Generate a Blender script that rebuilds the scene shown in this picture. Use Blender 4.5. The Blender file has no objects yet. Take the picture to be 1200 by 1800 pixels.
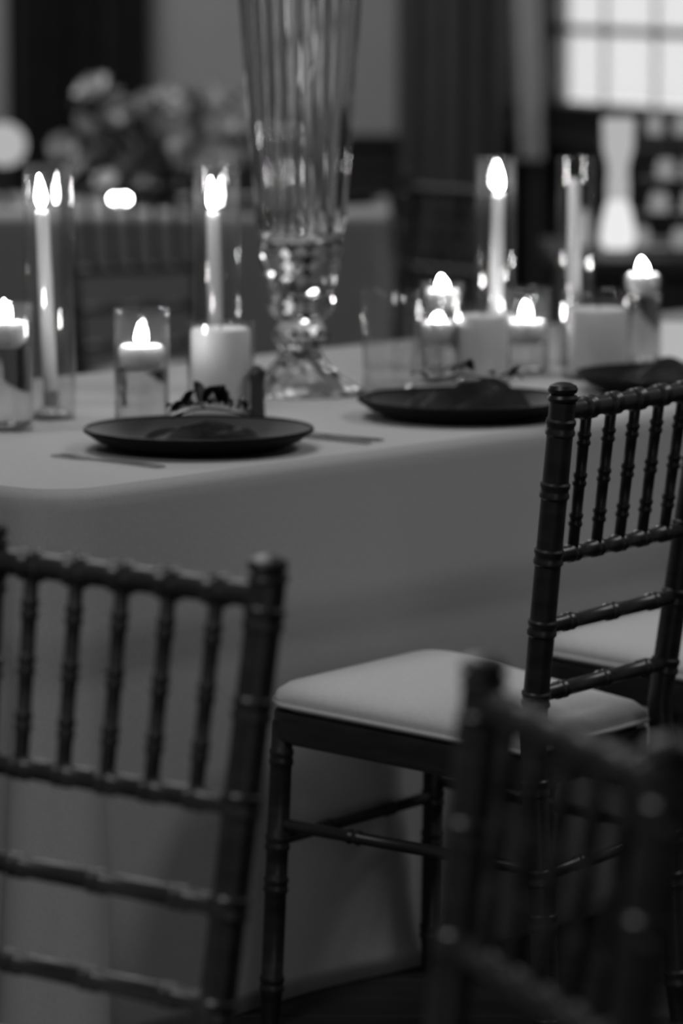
import bpy, bmesh, math, random
from mathutils import Vector, Matrix

random.seed(7)
S = bpy.context.scene
C = S.collection
R = math.radians

# ------------------------------------------------------------------ camera
cam_d = bpy.data.cameras.new('camera')
cam = bpy.data.objects.new('camera', cam_d)
C.objects.link(cam)
cam.location = (0, 0, 1.481)
cam.rotation_euler = (R(90 - 7.68), 0, 0)
cam_d.sensor_fit = 'VERTICAL'
cam_d.sensor_height = 36
cam_d.lens = 146.6
cam_d.clip_start = 0.05
cam_d.clip_end = 100
cam_d.dof.use_dof = True
cam_d.dof.focus_distance = 5.15
cam_d.dof.aperture_fstop = 3.4
S.camera = cam

# ------------------------------------------------------------------ world, lamps, exposure
w = bpy.data.worlds.new('daylight')
S.world = w
w.use_nodes = True
w.node_tree.nodes['Background'].inputs[0].default_value = (1, 1, 1, 1)
w.node_tree.nodes['Background'].inputs[1].default_value = 1.0

S.view_settings.view_transform = 'Standard'
S.view_settings.look = 'None'
S.view_settings.gamma = 1
S.view_settings.use_curve_mapping = False
S.view_settings.exposure = 0.0


def ceiling_lamp(x, y, z, size, power):
    d = bpy.data.lights.new('ceiling_light', 'AREA')
    d.shape = 'DISK'
    d.size = size
    d.energy = power
    o = bpy.data.objects.new('ceiling_light', d)
    o.location = (x, y, z)
    C.objects.link(o)
    return o


# soft fill added behind the camera to brighten the cloth front
d_ = bpy.data.lights.new('rear_fill', 'AREA')
d_.shape = 'RECTANGLE'
d_.size, d_.size_y, d_.energy = 3.0, 1.7, 24
o_ = bpy.data.objects.new('rear_fill', d_)
o_.location = (1.6, -3.0, 1.75)
o_.rotation_euler = (R(90), 0, R(8))
C.objects.link(o_)

ceiling_lamp(-0.6, 6.6, 3.3, 1.2, 24)      # over the long table
ceiling_lamp(-1.2, 3.0, 3.3, 0.9, 38)       # over the round table beside the camera
ceiling_lamp(2.1, 6.2, 3.3, 1.0, 34)        # added at the right to light the cloth front and shade its foot
ceiling_lamp(-1.0, 11.6, 3.3, 1.0, 56)     # over the far table


# ------------------------------------------------------------------ materials
def mat(name, col, rough=0.6, spec=0.5, metal=0.0, noise=0.0, scale=30, bump=0.0, stretch=(1, 1, 1),
        coat=0.0, sss=0.0, sheen=0.0):
    m = bpy.data.materials.new(name)
    m.use_nodes = True
    nt = m.node_tree
    b = nt.nodes['Principled BSDF']
    b.inputs['Base Color'].default_value = (col, col, col, 1)
    b.inputs['Roughness'].default_value = rough
    b.inputs['Metallic'].default_value = metal
    b.inputs['Specular IOR Level'].default_value = spec
    b.inputs['Coat Weight'].default_value = coat
    b.inputs['Sheen Weight'].default_value = sheen
    if sss:
        b.inputs['Subsurface Weight'].default_value = sss
        b.inputs['Subsurface Radius'].default_value = (1, 1, 1)
        b.inputs['Subsurface Scale'].default_value = 0.012
    if noise or bump:
        tc = nt.nodes.new('ShaderNodeTexCoord')
        mp = nt.nodes.new('ShaderNodeMapping')
        mp.inputs['Scale'].default_value = stretch
        n = nt.nodes.new('ShaderNodeTexNoise')
        n.inputs['Scale'].default_value = scale
        n.inputs['Detail'].default_value = 5
        nt.links.new(tc.outputs['Object'], mp.inputs[0])
        nt.links.new(mp.outputs[0], n.inputs['Vector'])
        if noise:
            r = nt.nodes.new('ShaderNodeMapRange')
            r.inputs['From Min'].default_value = 0.3
            r.inputs['From Max'].default_value = 0.7
            r.inputs['To Min'].default_value = col * (1 - noise)
            r.inputs['To Max'].default_value = col * (1 + noise)
            nt.links.new(n.outputs['Fac'], r.inputs['Value'])
            cc = nt.nodes.new('ShaderNodeCombineColor')
            for i in range(3):
                nt.links.new(r.outputs[0], cc.inputs[i])
            nt.links.new(cc.outputs[0], b.inputs['Base Color'])
        if bump:
            bp = nt.nodes.new('ShaderNodeBump')
            bp.inputs['Strength'].default_value = bump
            bp.inputs['Distance'].default_value = 0.003
            nt.links.new(n.outputs['Fac'], bp.inputs['Height'])
            nt.links.new(bp.outputs[0], b.inputs['Normal'])
    return m


def emis(name, strength):
    m = bpy.data.materials.new(name)
    m.use_nodes = True
    nt = m.node_tree
    nt.nodes.clear()
    o = nt.nodes.new('ShaderNodeOutputMaterial')
    e = nt.nodes.new('ShaderNodeEmission')
    e.inputs[0].default_value = (1, 1, 1, 1)
    e.inputs[1].default_value = strength
    nt.links.new(e.outputs[0], o.inputs[0])
    return m


def thin_glass(name, tint=0.93, ior=1.5, rough=0.03, haze=0.0, boost=1.0):
    """thin-walled clear glass: transparent with a Fresnel gloss and a faint film of dust"""
    m = bpy.data.materials.new(name)
    m.use_nodes = True
    nt = m.node_tree
    nt.nodes.clear()
    o = nt.nodes.new('ShaderNodeOutputMaterial')
    t = nt.nodes.new('ShaderNodeBsdfTransparent')
    t.inputs[0].default_value = (tint, tint, tint, 1)
    g = nt.nodes.new('ShaderNodeBsdfGlossy')
    g.inputs['Roughness'].default_value = rough
    f = nt.nodes.new('ShaderNodeFresnel')
    geo = nt.nodes.new('ShaderNodeNewGeometry')          # same reflectance from either side of the thin wall
    mr = nt.nodes.new('ShaderNodeMapRange')
    mr.inputs['To Min'].default_value = ior
    mr.inputs['To Max'].default_value = 1 / ior
    nt.links.new(geo.outputs['Backfacing'], mr.inputs['Value'])
    nt.links.new(mr.outputs[0], f.inputs[0])
    mul = nt.nodes.new('ShaderNodeMath')
    mul.operation = 'MULTIPLY'
    mul.use_clamp = True
    mul.inputs[1].default_value = boost
    mx = nt.nodes.new('ShaderNodeMixShader')
    nt.links.new(f.outputs[0], mul.inputs[0])
    nt.links.new(mul.outputs[0], mx.inputs[0])
    nt.links.new(t.outputs[0], mx.inputs[1])
    nt.links.new(g.outputs[0], mx.inputs[2])
    last = mx
    if haze:
        d = nt.nodes.new('ShaderNodeBsdfDiffuse')
        d.inputs[0].default_value = (.8, .8, .8, 1)
        tr = nt.nodes.new('ShaderNodeBsdfTranslucent')
        tr.inputs[0].default_value = (.8, .8, .8, 1)
        a = nt.nodes.new('ShaderNodeAddShader')
        nt.links.new(d.outputs[0], a.inputs[0])
        nt.links.new(tr.outputs[0], a.inputs[1])
        m2 = nt.nodes.new('ShaderNodeMixShader')
        m2.inputs[0].default_value = haze
        nt.links.new(mx.outputs[0], m2.inputs[1])
        nt.links.new(a.outputs[0], m2.inputs[2])
        last = m2
    nt.links.new(last.outputs[0], o.inputs[0])
    return m


def solid_glass(name, ior=1.5, rough=0.0, col=1.0):
    m = bpy.data.materials.new(name)
    m.use_nodes = True
    nt = m.node_tree
    nt.nodes.clear()
    o = nt.nodes.new('ShaderNodeOutputMaterial')
    g = nt.nodes.new('ShaderNodeBsdfGlass')
    g.inputs['Color'].default_value = (col, col, col, 1)
    g.inputs['Roughness'].default_value = rough
    g.inputs['IOR'].default_value = ior
    nt.links.new(g.outputs[0], o.inputs[0])
    return m


M = dict(
    wood=mat('dark_lacquered_wood', 0.020, 0.38, 0.45, noise=0.35, scale=14, stretch=(1, 1, 6)),
    cushion=mat('pale_cushion_fabric', 0.50, 0.9, 0.2, noise=0.05, scale=160, bump=0.15, sheen=0.2),
    cloth=mat('table_linen', 0.40, 0.9, 0.15, noise=0.05, scale=220, bump=0.12),
    linen_far=mat('far_table_linen', 0.30, 0.9, 0.15, noise=0.06, scale=60),
    wax=mat('white_wax', 0.72, 0.5, 0.35, sss=0.35),
    wick=mat('burnt_wick', 0.02, 0.9),
    flame=emis('candle_flame', 115),
    glass=thin_glass('clear_glass', 0.95, 1.5, 0.02, haze=0.003, boost=1.25),
    pane=thin_glass('window_glass', 0.95, 1.45, 0.02, haze=0.05),
    water=solid_glass('water', 1.33),
    crystal=solid_glass('cut_crystal', 1.52, 0.015, 0.97),
    charger=mat('black_charger', 0.006, 0.55, 0.15, noise=0.2, scale=40),
    napkin=mat('dark_napkin', 0.014, 0.85, 0.2, noise=0.3, scale=90, bump=0.3, sheen=0.2),
    leaf=mat('dark_leaf', 0.022, 0.5, 0.4, noise=0.3, scale=30),
    steel=mat('cutlery_steel', 0.45, 0.22, 0.5, metal=1.0, noise=0.1, scale=60),
    dark_metal=mat('dark_cap', 0.04, 0.35, 0.5, metal=0.6, noise=0.1, scale=50),
    dark_piece=mat('dark_upright_finish', 0.02, 0.6, noise=0.4, scale=200),
    floor=mat('dark_floor_boards', 0.012, 0.45, 0.35, noise=0.4, scale=3, stretch=(1, 8, 1)),
    wall=mat('pale_plaster', 0.34, 0.9, 0.2, noise=0.05, scale=4, bump=0.1),
    wainscot=mat('dark_wainscot', 0.014, 0.55, 0.3, noise=0.3, scale=6, stretch=(1, 1, 4)),
    ceiling=mat('ceiling_paint', 0.35, 0.95, 0.1, noise=0.03, scale=3),
    black_drape=mat('black_velvet', 0.010, 0.95, 0.05, noise=0.3, scale=20, sheen=0.05),
    grey_drape=mat('charcoal_drape', 0.075, 0.95, 0.05, noise=0.15, scale=20, sheen=0.1),
    pale_drape=mat('pale_drape', 0.42, 0.95, 0.05, noise=0.08, scale=20),
    frame=mat('dark_window_frame', 0.010, 0.5, 0.4, noise=0.2, scale=12),
    muntin=mat('window_bar', 0.35, 0.5, 0.4, noise=0.2, scale=12),
    petal=mat('pale_petals', 0.55, 0.8, 0.2, noise=0.25, scale=30, sheen=0.2),
    foliage=mat('grey_green_leaves', 0.14, 0.7, 0.3, noise=0.3, scale=20),
    pot=mat('black_bowl', 0.008, 0.4, 0.4, noise=0.2, scale=20),
    darktable=mat('dark_table_wood', 0.010, 0.5, 0.3, noise=0.3, scale=10),
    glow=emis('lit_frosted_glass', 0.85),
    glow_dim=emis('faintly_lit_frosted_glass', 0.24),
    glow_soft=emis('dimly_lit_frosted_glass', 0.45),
    fixture=mat('lamp_rim_metal', 0.3, 0.4, 0.5, metal=0.8, noise=0.1, scale=20),
)


# ------------------------------------------------------------------ mesh helpers
def link(name, bm, material, parent=None, smooth=True, loc=None):
    me = bpy.data.meshes.new(name)
    bmesh.ops.recalc_face_normals(bm, faces=bm.faces)
    bm.to_mesh(me)
    bm.free()
    if smooth:
        for p in me.polygons:
            p.use_smooth = True
        try:
            me.set_sharp_from_angle(angle=R(38))
        except Exception:
            pass
    me.materials.append(M[material])
    o = bpy.data.objects.new(name, me)
    C.objects.link(o)
    if parent:
        o.parent = parent
    if loc:
        o.location = loc
    return o


def thing(name, label, cat, loc=(0, 0, 0), rz=0.0, group=None):
    o = bpy.data.objects.new(name, None)
    o.empty_display_size = 0.05
    C.objects.link(o)
    o.location = loc
    o.rotation_euler = (0, 0, rz)
    o['label'] = label
    o['category'] = cat
    if group:
        o['group'] = group
    return o


def tag(o, label, cat, group=None):
    o['label'] = label
    o['category'] = cat
    if group:
        o['group'] = group
    return o


def struct(o):
    o['kind'] = 'structure'
    return o


def tube(bm, pts, radii, seg=12, cap=True):
    pts = [Vector(p) for p in pts]
    n = len(pts)
    t0 = (pts[1] - pts[0]).normalized()
    ref = Vector((0, 0, 1)) if abs(t0.z) < 0.9 else Vector((1, 0, 0))
    a = t0.cross(ref).normalized()
    rings = []
    for i in range(n):
        t = (pts[min(i + 1, n - 1)] - pts[max(i - 1, 0)]).normalized()
        a = (a - t * a.dot(t)).normalized()
        b = t.cross(a)
        r = radii[i] if isinstance(radii, (list, tuple)) else radii
        rings.append([bm.verts.new(pts[i] + (a * math.cos(2 * math.pi * k / seg) + b * math.sin(2 * math.pi * k / seg)) * r)
                      for k in range(seg)])
    for i in range(n - 1):
        for k in range(seg):
            bm.faces.new((rings[i][k], rings[i][(k + 1) % seg], rings[i + 1][(k + 1) % seg], rings[i + 1][k]))
    if cap:
        bm.faces.new(rings[0][::-1])
        bm.faces.new(rings[-1])


def noded(p0, p1, r, nodes, bump=1.14, hw=0.006, bow=None):
    """points and radii along p0-p1 with a turned double ring at each node distance"""
    p0, p1 = Vector(p0), Vector(p1)
    L = (p1 - p0).length
    ds = {0.0: r, L: r}
    for d in nodes:
        for k, f in ((-2.0, 1.0), (-1.5, bump), (-0.8, bump), (-0.3, 1.05), (0.3, 1.05), (0.8, bump), (1.5, bump), (2.0, 1.0)):
            x = d + k * hw
            if 0 < x < L:
                ds[x] = r * f
    keys = sorted(ds)
    pts = []
    for d in keys:
        p = p0.lerp(p1, d / L)
        if bow:
            p = p + Vector(bow) * math.sin(math.pi * d / L)
        pts.append(p)
    return pts, [ds[d] for d in keys]


def lathe(bm, prof, seg=32, c=(0, 0, 0), closed=False):
    """prof: list of (r, z); r == 0 makes a pole"""
    rings = []
    for r, z in prof:
        if r <= 1e-6:
            rings.append([bm.verts.new((c[0], c[1], c[2] + z))])
        else:
            rings.append([bm.verts.new((c[0] + r * math.cos(2 * math.pi * k / seg), c[1] + r * math.sin(2 * math.pi * k / seg), c[2] + z))
                          for k in range(seg)])
    m = len(rings)
    for i in range(m if closed else m - 1):
        A, B = rings[i], rings[(i + 1) % m]
        if len(A) == 1 and len(B) == 1:
            continue
        for k in range(seg):
            k2 = (k + 1) % seg
            if len(A) == 1:
                bm.faces.new((A[0], B[k2], B[k]))
            elif len(B) == 1:
                bm.faces.new((A[k], A[k2], B[0]))
            else:
                bm.faces.new((A[k], A[k2], B[k2], B[k]))


def box(bm, lo, hi, bevel=0.0):
    x0, y0, z0 = lo
    x1, y1, z1 = hi
    r = bmesh.ops.create_cube(bm, size=1)
    bmesh.ops.scale(bm, vec=(x1 - x0, y1 - y0, z1 - z0), verts=r['verts'])
    bmesh.ops.translate(bm, vec=((x0 + x1) / 2, (y0 + y1) / 2, (z0 + z1) / 2), verts=r['verts'])
    if bevel:
        es = list({e for v in r['verts'] for e in v.link_edges})
        bmesh.ops.bevel(bm, geom=es, offset=bevel, segments=2, affect='EDGES', profile=0.5)


def prism(bm, outline, z0, z1):
    lo = [bm.verts.new((x, y, z0)) for x, y in outline]
    hi = [bm.verts.new((x, y, z1)) for x, y in outline]
    n = len(outline)
    bm.faces.new(lo[::-1])
    bm.faces.new(hi)
    for i in range(n):
        bm.faces.new((lo[i], lo[(i + 1) % n], hi[(i + 1) % n], hi[i]))


def copy_tree(o, parent=None):
    c = o.copy()
    C.objects.link(c)
    c.parent = parent
    for ch in list(o.children):
        copy_tree(ch, c)
    return c


# ------------------------------------------------------------------ the room
FAR = 14.0
KX, KY = 0.66, FAR                    # where the far wall meets the window wall
DX, DY = math.cos(R(-65)), math.sin(R(-65))


ROOM = [(-5.1, -3.3), (6.3, -3.3), (6.3, 2.2), (KX + 0.1, FAR + 0.15), (-5.1, FAR + 0.15)]


def b_floor():
    bm = bmesh.new()
    prism(bm, ROOM, -0.08, -0.012)
    o = link('floor', bm, 'floor', None, smooth=False)
    struct(o)
    return o


floor = b_floor()
# boards laid across the room, each one a piece of the floor
bw = 0.20
for i in range(86):
    yb = -3.1 + i * bw
    xr = min(6.18, KX - 0.02 + (FAR - yb - bw) * (DX / -DY))
    bm = bmesh.new()
    box(bm, (-4.99, yb + 0.002, -0.012), (xr, yb + bw - 0.002, 0.0), 0.0015)
    link('floor_board', bm, 'floor', floor, smooth=False)

bm = bmesh.new()
prism(bm, ROOM, 3.4, 3.5)
struct(link('ceiling', bm, 'ceiling', smooth=False))
bm = bmesh.new()
box(bm, (-5, FAR, 0.0), (KX + 0.1, FAR + 0.15, 3.4))
wall_back = struct(link('wall_back', bm, 'wall', smooth=False))
bm = bmesh.new()
box(bm, (-5.12, -3.2, 0), (-5.0, FAR + 0.15, 3.4))
struct(link('wall_left', bm, 'wall', smooth=False))
bm = bmesh.new()
box(bm, (-5, -3.32, 0), (6.2, -3.2, 3.4))
struct(link('wall_front', bm, 'wall', smooth=False))

# window wall: local x runs along the wall towards the camera, local y points outside
WL = 13.0
wy = math.atan2(DY, DX)
W0, W1, WZ0, WZ1 = 0.02, 2.15, 0.972, 2.70
bm = bmesh.new()
box(bm, (-0.1, 0, 0), (WL, 0.05, WZ0))
box(bm, (-0.1, 0, WZ1), (WL, 0.05, 3.4))
box(bm, (-0.1, 0, WZ0), (W0, 0.05, WZ1))
box(bm, (W1, 0, WZ0), (WL, 0.05, WZ1))
wr = struct(link('wall_right', bm, 'wall', smooth=False, loc=(KX, KY, 0)))
wr.rotation_euler = (0, 0, wy)
bm = bmesh.new()
box(bm, (6.2, -3.2, 0), (6.32, 2.4, 3.4))
struct(link('wall_side', bm, 'wall', smooth=False))

# wainscot panels
wz = 0.835
bm = bmesh.new()
box(bm, (-5, FAR - 0.03, 0), (KX - 0.02, FAR - 0.001, wz), 0.004)
wains = struct(link('trim_1', bm, 'wainscot', smooth=False))
bm = bmesh.new()
box(bm, (0, -0.014, 0.14), (0.42, 0, wz - 0.12), 0.006)
pan0 = link('panel', bm, 'wainscot', wains, smooth=False, loc=(-2.62, FAR - 0.03, 0))
for i in range(1, 6):
    p = pan0.copy()
    C.objects.link(p)
    p.parent = wains
    p.location = (-2.62 + i * 0.53, FAR - 0.03, 0)
bm = bmesh.new()
box(bm, (-5, FAR - 0.055, wz), (KX - 0.02, FAR - 0.001, wz + 0.035), 0.006)
struct(link('trim_2', bm, 'wainscot', smooth=False))
bm = bmesh.new()
box(bm, (0.05, -0.03, 0), (6.0, -0.001, WZ0 - 0.12), 0.004)
o = struct(link('trim_3', bm, 'wainscot', smooth=False, loc=(KX, KY, 0)))
o.rotation_euler = (0, 0, wy)

# window with panes
win = thing('window_1', '', '', (KX, KY, 0), wy)
del win['label'], win['category']
win['kind'] = 'structure'
bm = bmesh.new()
box(bm, (W0 - 0.08, -0.05, WZ0 - 0.03), (W0 + 0.04, 0.055, WZ1 + 0.05), 0.004)
box(bm, (W1 - 0.05, -0.05, WZ0 - 0.03), (W1 + 0.10, 0.055, WZ1 + 0.05), 0.004)
box(bm, (W0 + 0.05, -0.05, WZ1 - 0.05), (W1 - 0.05, 0.055, WZ1 + 0.05), 0.004)
link('window_frame', bm, 'frame', win, smooth=False)
bm = bmesh.new()
box(bm, (W0 - 0.14, -0.09, WZ0 - 0.045), (W1 + 0.14, 0.07, WZ0 + 0.012), 0.006)
link('window_sill', bm, 'frame', win, smooth=False)
cols, rows = 6, 7
pw = (W1 - W0 - 0.10) / cols
ph = 0.235
for i in range(1, cols):
    bm = bmesh.new()
    x = W0 + 0.05 + i * pw
    box(bm, (x - 0.005, 0.018, WZ0 + 0.012), (x + 0.005, 0.034, WZ1 - 0.05), 0.002)
    link('mullion', bm, 'muntin', win, smooth=False)
for j in range(1, rows):
    bm = bmesh.new()
    z = WZ0 + 0.012 + j * ph
    box(bm, (W0 + 0.04, 0.008, z - 0.013), (W1 - 0.05, 0.044, z + 0.013), 0.003)
    link('glazing_bar', bm, 'frame', win, smooth=False)
for i in range(cols):
    for j in range(rows):
        bm = bmesh.new()
        x = W0 + 0.05 + i * pw
        z = WZ0 + 0.012 + j * ph
        z1 = min(z + ph - 0.016, WZ1 - 0.05)
        box(bm, (x + 0.006, 0.024, z + 0.014), (x + pw - 0.006, 0.028, z1))
        link('pane', bm, 'pane', win, smooth=False)


# curtains: a pleated closed sheet
def drape(name, label, x0, x1, y, z0, z1, folds, amp, material, lean=0.0, th=0.012):
    t = thing(name, label, 'curtain', ((x0 + x1) / 2, y, z0))
    bm = bmesh.new()
    nx, nz = folds * 8, 10
    wdt = x1 - x0
    f, b = [], []
    for j in range(nz + 1):
        fz = j / nz
        rf, rb = [], []
        for i in range(nx + 1):
            u = i / nx
            a = amp * (0.75 + 0.25 * math.sin(u * 9 + 1)) * (1 - 0.35 * fz)
            yy = a * math.sin(2 * math.pi * folds * u + 0.5 * math.sin(3 * fz + 5 * u))
            xx = (u - 0.5) * wdt - lean * fz
            rf.append(bm.verts.new((xx, yy, fz * (z1 - z0))))
            rb.append(bm.verts.new((xx, yy + th, fz * (z1 - z0))))
        f.append(rf)
        b.append(rb)
    for j in range(nz):
        for i in range(nx):
            bm.faces.new((f[j][i], f[j][i + 1], f[j + 1][i + 1], f[j + 1][i]))
            bm.faces.new((b[j][i + 1], b[j][i], b[j + 1][i], b[j + 1][i + 1]))
    for j in range(nz):
        bm.faces.new((f[j][0], f[j + 1][0], b[j + 1][0], b[j][0]))
        bm.faces.new((f[j][nx], b[j][nx], b[j + 1][nx], f[j + 1][nx]))
    for i in range(nx):
        bm.faces.new((f[0][i], b[0][i], b[0][i + 1], f[0][i + 1]))
        bm.faces.new((f[nz][i], f[nz][i + 1], b[nz][i + 1], b[nz][i]))
    link('fabric', bm, material, t)
    bm = bmesh.new()
    box(bm, (-wdt / 2 - lean, -0.006 - amp, (z1 - z0) - 0.06), (wdt / 2 - lean, th + amp + 0.002, (z1 - z0) + 0.02), 0.005)
    link('heading_band', bm, material, t, smooth=False)
    return t


drape('curtain', 'black floor-length curtain behind the flowers at the far wall', -1.10, -0.635, 13.80, 0.0, 3.2, 5, 0.05, 'black_drape')
drape('curtain', 'charcoal pleated curtain on the far wall right of the crystal vase', 0.185, 0.535, 13.82, 0.0, 3.2, 5, 0.04, 'grey_drape')
drape('curtain', 'narrow pale curtain hanging beside the dark window frame', 0.58, 0.665, 13.72, 0.80, 3.2, 2, 0.02, 'pale_drape', lean=0.10)

# ceiling fixtures that hold the lamps
for (x, y, r_) in ((-0.6, 6.6, 0.62), (-1.2, 3.0, 0.47), (-1.0, 11.6, 0.52), (2.1, 6.2, 0.52)):
    t = thing('ceiling_lamp', {-0.6: 'round flush ceiling lamp above the long table', -1.2: 'small round ceiling lamp nearest the camera',
                               -1.0: 'round ceiling lamp above the far table', 2.1: 'round ceiling lamp added at the right for the shade under the seats'}[x], 'lamp', (x, y, 3.4))
    bm = bmesh.new()
    lathe(bm, [(r_, -0.001), (r_ + 0.02, -0.001), (r_ + 0.02, -0.11), (r_, -0.11)], 40, closed=True)
    link('rim', bm, 'fixture', t)

# ------------------------------------------------------------------ chairs
WT, WB, WF, DP, LEAN = 0.367, 0.321, 0.412, 0.417, 0.1295
ZS = 0.45


def post(s, z):
    tt = (z - ZS) / 0.47
    return Vector((s * (WB + (WT - WB) * tt) / 2, -LEAN * max(z - ZS, 0), z))


def build_chair():
    t = thing('banquet_chair', 'x', 'chair')
    for s in (-1, 1):
        bm = bmesh.new()
        foot = Vector((s * (WB / 2 + 0.004), -0.035, 0))
        seat = post(s, ZS)
        pts, rad = noded(foot, seat, 0.0175, [0.06, 0.20, 0.26, 0.38])
        p2, r2 = noded(seat, post(s, 0.90), 0.0175, [0.05, 0.148, 0.245, 0.335, 0.42])
        pts += p2[1:]
        rad += r2[1:]
        rad[0] = 0.013
        o = link('back_post', _tube_bm(pts, rad, 14), 'wood', t)
        bm = bmesh.new()
        top = post(s, 0.90)
        lathe(bm, [(0, 0), (0.0185, 0), (0.0205, 0.004), (0.0185, 0.008), (0.0150, 0.009), (0.0185, 0.012),
                   (0.0200, 0.016), (0.0175, 0.021), (0.010, 0.0245), (0, 0.0255)], 16, c=(0, 0, 0))
        f = link('finial', bm, 'wood', o, loc=top)
    for k, z in enumerate((0.887, 0.6915, 0.597, 0.504)):
        a, b = post(-1, z), post(1, z)
        L = (b - a).length
        nd = [L * (i + 1) / 6 for i in range(5)] if k < 2 else [L * 0.18, L * 0.5, L * 0.82]
        pts, rad = noded(a, b, 0.0125 if k == 0 else 0.0105, nd, 1.28 if k == 0 else 1.2, 0.0075 if k == 0 else 0.006)
        link('top_rail' if k == 0 else 'back_rail', _tube_bm(pts, rad, 12), 'wood', t)
    for i in range(5):
        u = (i + 1) / 6
        lo = post(-1, 0.6915).lerp(post(1, 0.6915), u)
        hi = post(-1, 0.887).lerp(post(1, 0.887), u)
        pts, rad = noded(lo, hi, 0.0076, [0.045, 0.10, 0.155], 1.25, 0.005)
        link('spindle', _tube_bm(pts, rad, 10), 'wood', t)
    for s in (-1, 1):
        foot = Vector((s * (WF / 2 - 0.010), DP - 0.008, 0))
        top = Vector((s * (WF / 2 - 0.022), DP - 0.022, 0.43))
        pts, rad = noded(foot, top, 0.0155, [0.06, 0.20, 0.26, 0.38])
        rad[0] = 0.012
        link('front_leg', _tube_bm(pts, rad, 14), 'wood', t)
    # seat frame
    bm = bmesh.new()
    o1 = _seat_outline(0.0)
    prism(bm, o1, 0.405, 0.448)
    bmesh.ops.bevel(bm, geom=[e for e in bm.edges if abs(e.verts[0].co.z - e.verts[1].co.z) < 1e-5], offset=0.006,
                    segments=2, affect='EDGES', profile=0.5)
    _tilt(bm)
    link('seat_frame', bm, 'wood', t)
    # cushion
    bm = bmesh.new()
    rings = []
    for ins, z in ((0.012, 0.4485), (0.002, 0.456), (0.0, 0.464), (0.003, 0.472), (0.014, 0.482), (0.04, 0.490), (0.08, 0.4945), (0.115, 0.496)):
        rings.append([bm.verts.new((x, y, z)) for x, y in _seat_outline(ins)])
    n = len(rings[0])
    for i in range(len(rings) - 1):
        for k in range(n):
            bm.faces.new((rings[i][k], rings[i][(k + 1) % n], rings[i + 1][(k + 1) % n], rings[i + 1][k]))
    bm.faces.new(rings[0][::-1])
    bm.faces.new(rings[-1])
    _tilt(bm)
    cu = link('cushion', bm, 'cushion', t)
    bm = bmesh.new()
    pp = [Vector((x, y, 0.458)) for x, y in _seat_outline(-0.001)]
    pp.append(pp[0])
    tube(bm, pp, 0.0035, 6, cap=False)
    _tilt(bm)
    link('piping', bm, 'cushion', cu)
    # stretchers
    zz = 0.262
    fl = [Vector((s * (WF / 2 - 0.0175), DP - 0.0165, zz)) for s in (-1, 1)]
    bk = [Vector((s * (WB / 2 + 0.0017), -0.0145, zz)) for s in (-1, 1)]
    up = Vector((0, 0, 0.024))
    dn = Vector((0, 0, 0.006))
    for a, b in ((fl[0], fl[1]), (bk[0], bk[1]), (fl[0] + up, bk[0] + dn), (fl[1] + up, bk[1] + dn)):
        L = (b - a).length
        pts, rad = noded(a, b, 0.0085, [L * 0.3, L * 0.7], 1.25)
        link('stretcher', _tube_bm(pts, rad, 10), 'wood', t)
    return t


def _tilt(bm):
    for v in bm.verts:
        v.co.z -= 0.036 * (1 - v.co.y / DP)


def _tube_bm(pts, rad, seg):
    bm = bmesh.new()
    tube(bm, pts, rad, seg)
    return bm


def _seat_outline(ins, seg=6):
    """trapezoid with rounded front corners, inset by ins"""
    c = [(-WB / 2 + 0.004 + ins, 0.012 + ins, 0.012), (WB / 2 - 0.004 - ins, 0.012 + ins, 0.012),
         (WF / 2 - ins, DP - ins, 0.05), (-WF / 2 + ins, DP - ins, 0.05)]
    out = []
    n = len(c)
    for i in range(n):
        p = Vector(c[i][:2])
        a = (Vector(c[i - 1][:2]) - p).normalized()
        b = (Vector(c[(i + 1) % n][:2]) - p).normalized()
        r = c[i][2]
        for k in range(seg + 1):
            u = k / seg
            q = p + a * r * (1 - u) ** 2 + b * r * u ** 2
            out.append((q.x, q.y))
    return out


chair0 = build_chair()
spots = [
    (0.347, 5.565, 54.1, 'dark wooden spindle-back chair with pale cushion pulled up to the long table', 'chairs along the long table'),
    (0.74, 5.985, 54.5, 'dark wooden chair at right edge, mostly its pale cushion seen past the spindle chair', 'chairs along the long table'),
    (-0.245, 3.894, 139.7, 'dark wooden spindle-back chair in the left foreground, turned from the table', 'chairs in the foreground'),
    (0.119, 3.081, 109.4, 'blurred dark wooden chair in the lower right corner, closest to the camera', 'chairs in the foreground'),
    (-0.50, 10.35, 206.0, 'dark spindle-back chair in the background in front of the flowers', 'chairs around the far tables'),
    (0.235, 10.30, 128.0, 'dark spindle-back chair in the background between the vase and lit tall candle', 'chairs around the far tables'),
    (0.95, 12.45, 165.0, 'dark chair silhouetted below the bright window', 'chairs around the far tables'),
]
for i, (x, y, a, lab, grp) in enumerate(spots):
    o = chair0 if i == 0 else copy_tree(chair0)
    o.location = (x, y, 0)
    o.rotation_euler = (0, 0, R(a))
    o['label'] = lab
    o['group'] = grp

# ------------------------------------------------------------------ the long table
TZ = 0.77
P0 = Vector((-0.375, 5.452, 0))
TA = R(48.4)
TL, TW = 2.9, 1.10
ux = Vector((math.cos(TA), math.sin(TA), 0))
nx_ = Vector((-math.sin(TA), math.cos(TA), 0))


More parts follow.
